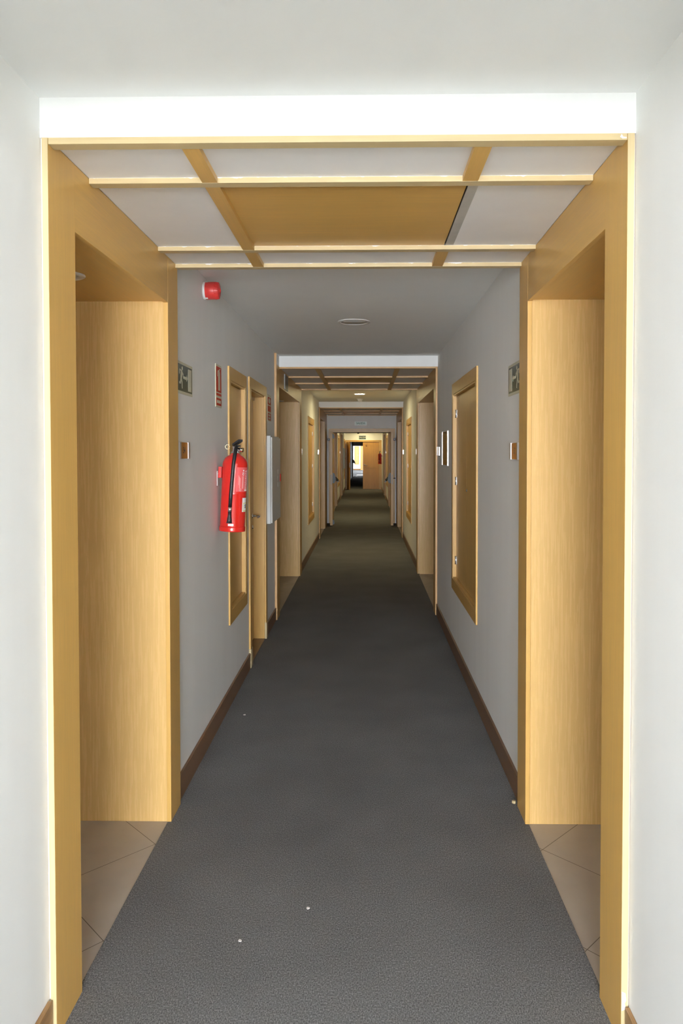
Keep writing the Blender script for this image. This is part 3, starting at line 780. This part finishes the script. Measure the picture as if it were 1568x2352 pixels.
def leaf(xi, sg, label):
    """leaf standing open along the corridor; sg = +1: its inner face looks to +x"""
    y0, y1 = Y - .63, Y - .016
    x0 = xi; x1 = xi + sg * .052
    lf = bx('door_leaf', M['wood_v'], d, x0, x1, y0, y1, .010, ZH - .012, bev=.0015)
    cx = (x0 + x1) / 2
    bx('lock_plate', M['zinc'], lf, cx - .009, cx + .009, y0 - .002, y0, .90, 1.11)
    bm = bmesh.new()     # panic bar case and bar on the inner face
    prism(bm, [(0, .92), (.035, .92), (.075, .98), (.055, 1.10), (.03, 1.145), (0, 1.145)], lambda a, b, k: (x1 + sg * a, y0 + .004 + k, b), .06)
    pb = obj('panic_bar', bm, M['slate'], lf)
    bm = bmesh.new()
    tube(bm, [(x1 + sg * .06, y0 + .06, 1.03), (x1 + sg * .115, y0 + .10, .955), (x1 + sg * .115, y1 - .08, .955), (x1 + sg * .05, y1 - .06, 1.03), (x1, y1 - .05, 1.04)], .016, 10)
    obj('bar', bm, M['blackp'], pb)
    bm = bmesh.new(); tube(bm, [(x1 + sg * .115, y0 + .075, .955), (x1 + sg * .115, y0 + .10, .955)], .017, 12); obj('end_cap', bm, M['zinc'], pb)
    return lf, x1, y0
lf, x1, y0 = leaf(.078, 1, '')
for z0, z1 in ((1.885, 2.00), (.03, .14)):
    bm = bmesh.new(); prism(bm, [(0, z0), (.03, z0 + .004), (.045, z0 + .03), (.03, z1 - .02), (0, z1)], lambda a, b, k: (x1 + a, y0 + .01 + k, b), .05)
    obj('bolt_cover', bm, M['slate'], lf)
lf2, x2, y02 = leaf(1.442, -1, '')
bm = bmesh.new(); tube(bm, [(1.442, y02 + .05, 1.03), (1.485, y02 + .05, 1.03), (1.488, y02 + .16, 1.03)], .008, 8); obj('door_handle', bm, M['black'], lf2)
for sx, lab in ((.044, 'left'), (1.47, 'right')):
    bm = bmesh.new(); box(bm, sx - .03, sx + .03, Y - .52, Y - .44, 1.845, 1.895, .004)
    o = tag(obj('door_holder', bm, M['blackp']), f'black hold-open magnet behind the {lab} fire door leaf', 'door holder', 'fire door holders')
    bm = bmesh.new(); tube(bm, [(sx, Y - .52, 1.872), (sx, Y - .535, 1.872)], .012, 12); obj('magnet', bm, M['zinc'], o)

# ------------------------------------------------------------------ far wall with the letter C door
Y = DOOR2_Y
bm = bmesh.new(); box(bm, WL, WR, Y, Y + .14, ZH + .05, ZC)
tag(obj('wall_far', bm, M['paint']), 'far white cross wall above the door with letter C', 'wall', kind='structure')
d = empty('door_3', (.76, Y, 0), 'far double door, right leaf closed with letter C, left leaf open', 'door', kind='structure')
bm = bmesh.new()
box(bm, WL + .002, .045, Y - .015, Y + .15, 0, ZH, .002); box(bm, 1.425, WR - .002, Y - .015, Y + .15, 0, ZH, .002); box(bm, WL + .002, WR - .002, Y - .015, Y + .15, ZH, ZH + .075, .002)
obj('door_frame', bm, M['wood_v'], d)
def panel_leaf(name, parent, w, mat, hinge_loc, ang):
    """leaf of width w, hinge on its local x=0, face at y=0 looking to -y"""
    T = Matrix.Translation(hinge_loc) @ Matrix.Rotation(ang, 4, 'Z')
    bm = bmesh.new(); t = bmesh.new()
    box(t, 0, w, .006, .046, .008, ZH - .004)
    for q in ((0, .125, .008, ZH - .004), (w - .125, w, .008, ZH - .004), (.125, w - .125, .008, .26), (.125, w - .125, .90, 1.03), (.125, w - .125, ZH - .16, ZH - .004)):
        box(t, q[0], q[1], 0, .0062, q[2], q[3], .0015)
    merge(bm, t, T)
    return obj(name, bm, mat, parent), T
lr, T = panel_leaf('door_leaf', d, .688, M['door_wood'], (.737, Y + .03, 0), 0)
bm = text_bm('C', .095, lambda x, y, k: (.888 + x, Y + .0295 - k, 1.862 + y), .004, .002); obj('letter', bm, M['ink'], lr)
bm = bmesh.new()
tube(bm, [(.80, Y + .03, 1.05), (.80, Y - .015, 1.05), (.81, Y - .02, 1.05), (.93, Y - .02, 1.02)], .010, 8)
lathe(bm, [(0, .008), (.024, .008), (.024, 0)], 14, Matrix.Translation((.80, Y + .03, 1.05)) @ Matrix.Rotation(PI / 2, 4, 'X'))
obj('door_handle', bm, M['steel'], lr)
ll, T = panel_leaf('door_leaf', d, .688, M['door_wood'], (.052, Y + .02, 0), -math.radians(81))
bm = bmesh.new(); t = bmesh.new(); tube(t, [(.62, 0, 1.05), (.62, -.045, 1.05), (.50, -.05, 1.05)], .010, 8); merge(bm, t, T); obj('door_handle', bm, M['steel'], ll)
bm = bmesh.new(); t = bmesh.new(); box(t, .688, .690, .012, .036, .95, 1.15); merge(bm, t, T); obj('lock_plate', bm, M['alu'], ll)

# dark passage and the bright room at its end
Y = DOOR3_Y
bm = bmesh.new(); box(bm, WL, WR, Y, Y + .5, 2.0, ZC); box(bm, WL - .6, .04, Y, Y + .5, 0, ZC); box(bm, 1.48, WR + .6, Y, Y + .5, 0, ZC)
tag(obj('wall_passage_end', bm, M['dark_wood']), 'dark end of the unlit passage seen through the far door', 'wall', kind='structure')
d = empty('door_4', (.05, Y - .7, 0), 'dark open door leaf with panic bar at the passage end', 'door', kind='structure')
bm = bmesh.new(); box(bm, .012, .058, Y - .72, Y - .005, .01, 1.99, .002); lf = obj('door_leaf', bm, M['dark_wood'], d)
bm = bmesh.new(); prism(bm, [(0, .90), (.03, .90), (.17, .86), (.12, .98), (.06, 1.10), (0, 1.12)], lambda a, b, k: (.058 + a, Y - .70 + k, b), .07); obj('panic_bar', bm, M['blackp'], lf)
# the room
YR = 64.0
bm = bmesh.new(); box(bm, -.6, 5.2, 47.0, YR + .2, -.06, -.001)
tag(obj('floor_far_room', bm, M['carpet']), 'sunlit carpet of the bright room at the very end', 'carpet', kind='structure')
bm = bmesh.new()
box(bm, -.6, 5.2, YR, YR + .15, 0, 3.0); box(bm, -.75, -.28, 47.0, YR + .15, 0, 3.0)
box(bm, 1.48, 5.2, 46.9, 47.0, 0, 3.0); box(bm, -.75, 5.2, 47.0, YR + .15, 3.0, 3.1)
box(bm, 5.05, 5.2, 47.0, 56.0, 0, 3.0); box(bm, 5.05, 5.2, 61.0, YR, 0, 3.0); box(bm, 5.05, 5.2, 56.0, 61.0, 0, .9); box(bm, 5.05, 5.2, 56.0, 61.0, 1.95, 3.0)
tag(obj('wall_far_room', bm, M['paint']), 'white walls of the bright room at the very end', 'wall', kind='structure')
w2 = empty('window_2', (5.12, 58.5, .9), 'wide side window of the bright far room', 'window', kind='structure')
bm = bmesh.new()
for k in range(3): box(bm, 5.09, 5.15, 56 + k * 2.475, 56.05 + k * 2.475, .9, 1.95)
box(bm, 5.09, 5.15, 56.05, 60.95, .9, .95); box(bm, 5.09, 5.15, 56.05, 60.95, 1.90, 1.95); obj('window_frame', bm, M['white_pl'], w2)
bx('pane', M['glass'], w2, 5.117, 5.122, 56.05, 60.95, .95, 1.90)
o = empty('wall_cupboard', (.09, YR, .5), 'sunlit orange cupboard on the end wall of the bright far room', 'cupboard', 'flush cupboards in the corridor walls')
bm = bmesh.new()
for q in ((-.10, -.03, .50, 2.12), (.20, .28, .50, 2.12), (-.03, .20, .50, .585), (-.03, .20, 2.035, 2.12)): box(bm, q[0], q[1], YR - .02, YR - .0005, q[2], q[3])
obj('frame', bm, M['wood_v'], o); bx('door', M['veneer'], o, -.03, .20, YR - .01, YR - .0005, .585, 2.035)
bx('lock', M['alu'], o, .17, .19, YR - .02, YR - .01, 1.30, 1.36)
bm = bmesh.new(); box(bm, -.25, .42, YR - .015, YR, 0, .12); tag(obj('baseboard_far', bm, M['plinth_l']), 'brown skirting on the end wall of the far room', 'skirting board', kind='structure')
bm = bmesh.new(); box(bm, .43, .62, YR - .06, YR, 0, 2.3); tag(obj('trim_far', bm, M['wood_v']), 'orange wooden post on the end wall of the far room', 'post', kind='structure')

# ------------------------------------------------------------------ small scraps on the carpet
for x, y, s, lab in ((.636, 2.47, .010, 'tiny white lint fleck in the middle of the near carpet'), (.428, 2.30, .008, 'tiny white lint fleck on the carpet toward the lower left'),
                     (.105, 4.31, .011, 'tiny white flake on the carpet below the extinguisher'), (1.510, 3.235, .010, 'small pale wood splinter at the foot of the right pilaster')):
    bm = bmesh.new(); n = 6
    top = [(x + s * random.uniform(.5, 1) * math.cos(2 * PI * k / n), y + s * random.uniform(.5, 1) * math.sin(2 * PI * k / n)) for k in range(n)]
    prism(bm, top, lambda a, b, k: (a, b, .0005 + k), .002 if 'splinter' not in lab else .012)
    tag(obj('floor_fleck', bm, M['print_white'] if 'splinter' not in lab else M['edge_v']), lab, 'debris', 'bits on the carpet')

# ------------------------------------------------------------------ light
wd = bpy.data.worlds.new('World'); scn.world = wd; wd.use_nodes = True
bg = wd.node_tree.nodes['Background']
bg.inputs[0].default_value = (.95, .985, 1.06, 1); bg.inputs[1].default_value = 60.
def portal_light(name, loc, rot, sx, sy):
    l = bpy.data.lights.new(name, 'AREA'); l.shape = 'RECTANGLE'; l.size = sx; l.size_y = sy
    l.cycles.is_portal = True
    o = bpy.data.objects.new(name, l); C.objects.link(o); o.location = loc; o.rotation_euler = rot
portal_light('window_daylight', (.75, LY0 - .16, 1.405), (PI / 2, 0, 0), 6.0, 2.69)
portal_light('far_window_daylight', (5.21, 58.5, 1.425), (PI / 2, 0, PI / 2), 4.9, 1.0)

sl = bpy.data.lights.new('sun', 'SUN'); sl.energy = 180.; sl.angle = math.radians(.6); sl.color = (1., .97, .93)
so = bpy.data.objects.new('sun', sl); C.objects.link(so)
so.rotation_euler = Vector((.12, .75, -.62)).to_track_quat('-Z', 'Y').to_euler()

# ------------------------------------------------------------------ camera
cam = bpy.data.cameras.new('Camera'); co = bpy.data.objects.new('Camera', cam); C.objects.link(co); scn.camera = co
F, CX, CY, yaw, pitch, roll = 1650., 812.76, 1076.37, .0156, .02291, -.00079
fw = Vector((-math.sin(yaw), math.cos(yaw), 0)); rt = Vector((math.cos(yaw), math.sin(yaw), 0)); up = Vector((0, 0, 1))
f2 = fw * math.cos(pitch) - up * math.sin(pitch); u2 = fw * math.sin(pitch) + up * math.cos(pitch)
r3 = rt * math.cos(roll) + u2 * math.sin(roll); u3 = -rt * math.sin(roll) + u2 * math.cos(roll)
co.matrix_world = Matrix(((r3.x, u3.x, -f2.x, .83641), (r3.y, u3.y, -f2.y, 0.), (r3.z, u3.z, -f2.z, 1.59315), (0, 0, 0, 1)))
cam.sensor_fit = 'HORIZONTAL'; cam.sensor_width = 36.; cam.lens = F / 1568 * 36
cam.shift_x = (784 - CX) / 1568; cam.shift_y = (CY - 1176) / 1568
cam.clip_start = .05; cam.clip_end = 200

scn.view_settings.view_transform = 'Standard'; scn.view_settings.look = 'None'
scn.view_settings.gamma = 1; scn.view_settings.exposure = .05; scn.view_settings.use_curve_mapping = False
scn.cycles.use_adaptive_sampling = True; scn.cycles.adaptive_threshold = .025
scn.cycles.max_bounces = 9; scn.cycles.diffuse_bounces = 7; scn.cycles.glossy_bounces = 3
scn.cycles.sample_clamp_indirect = 8.
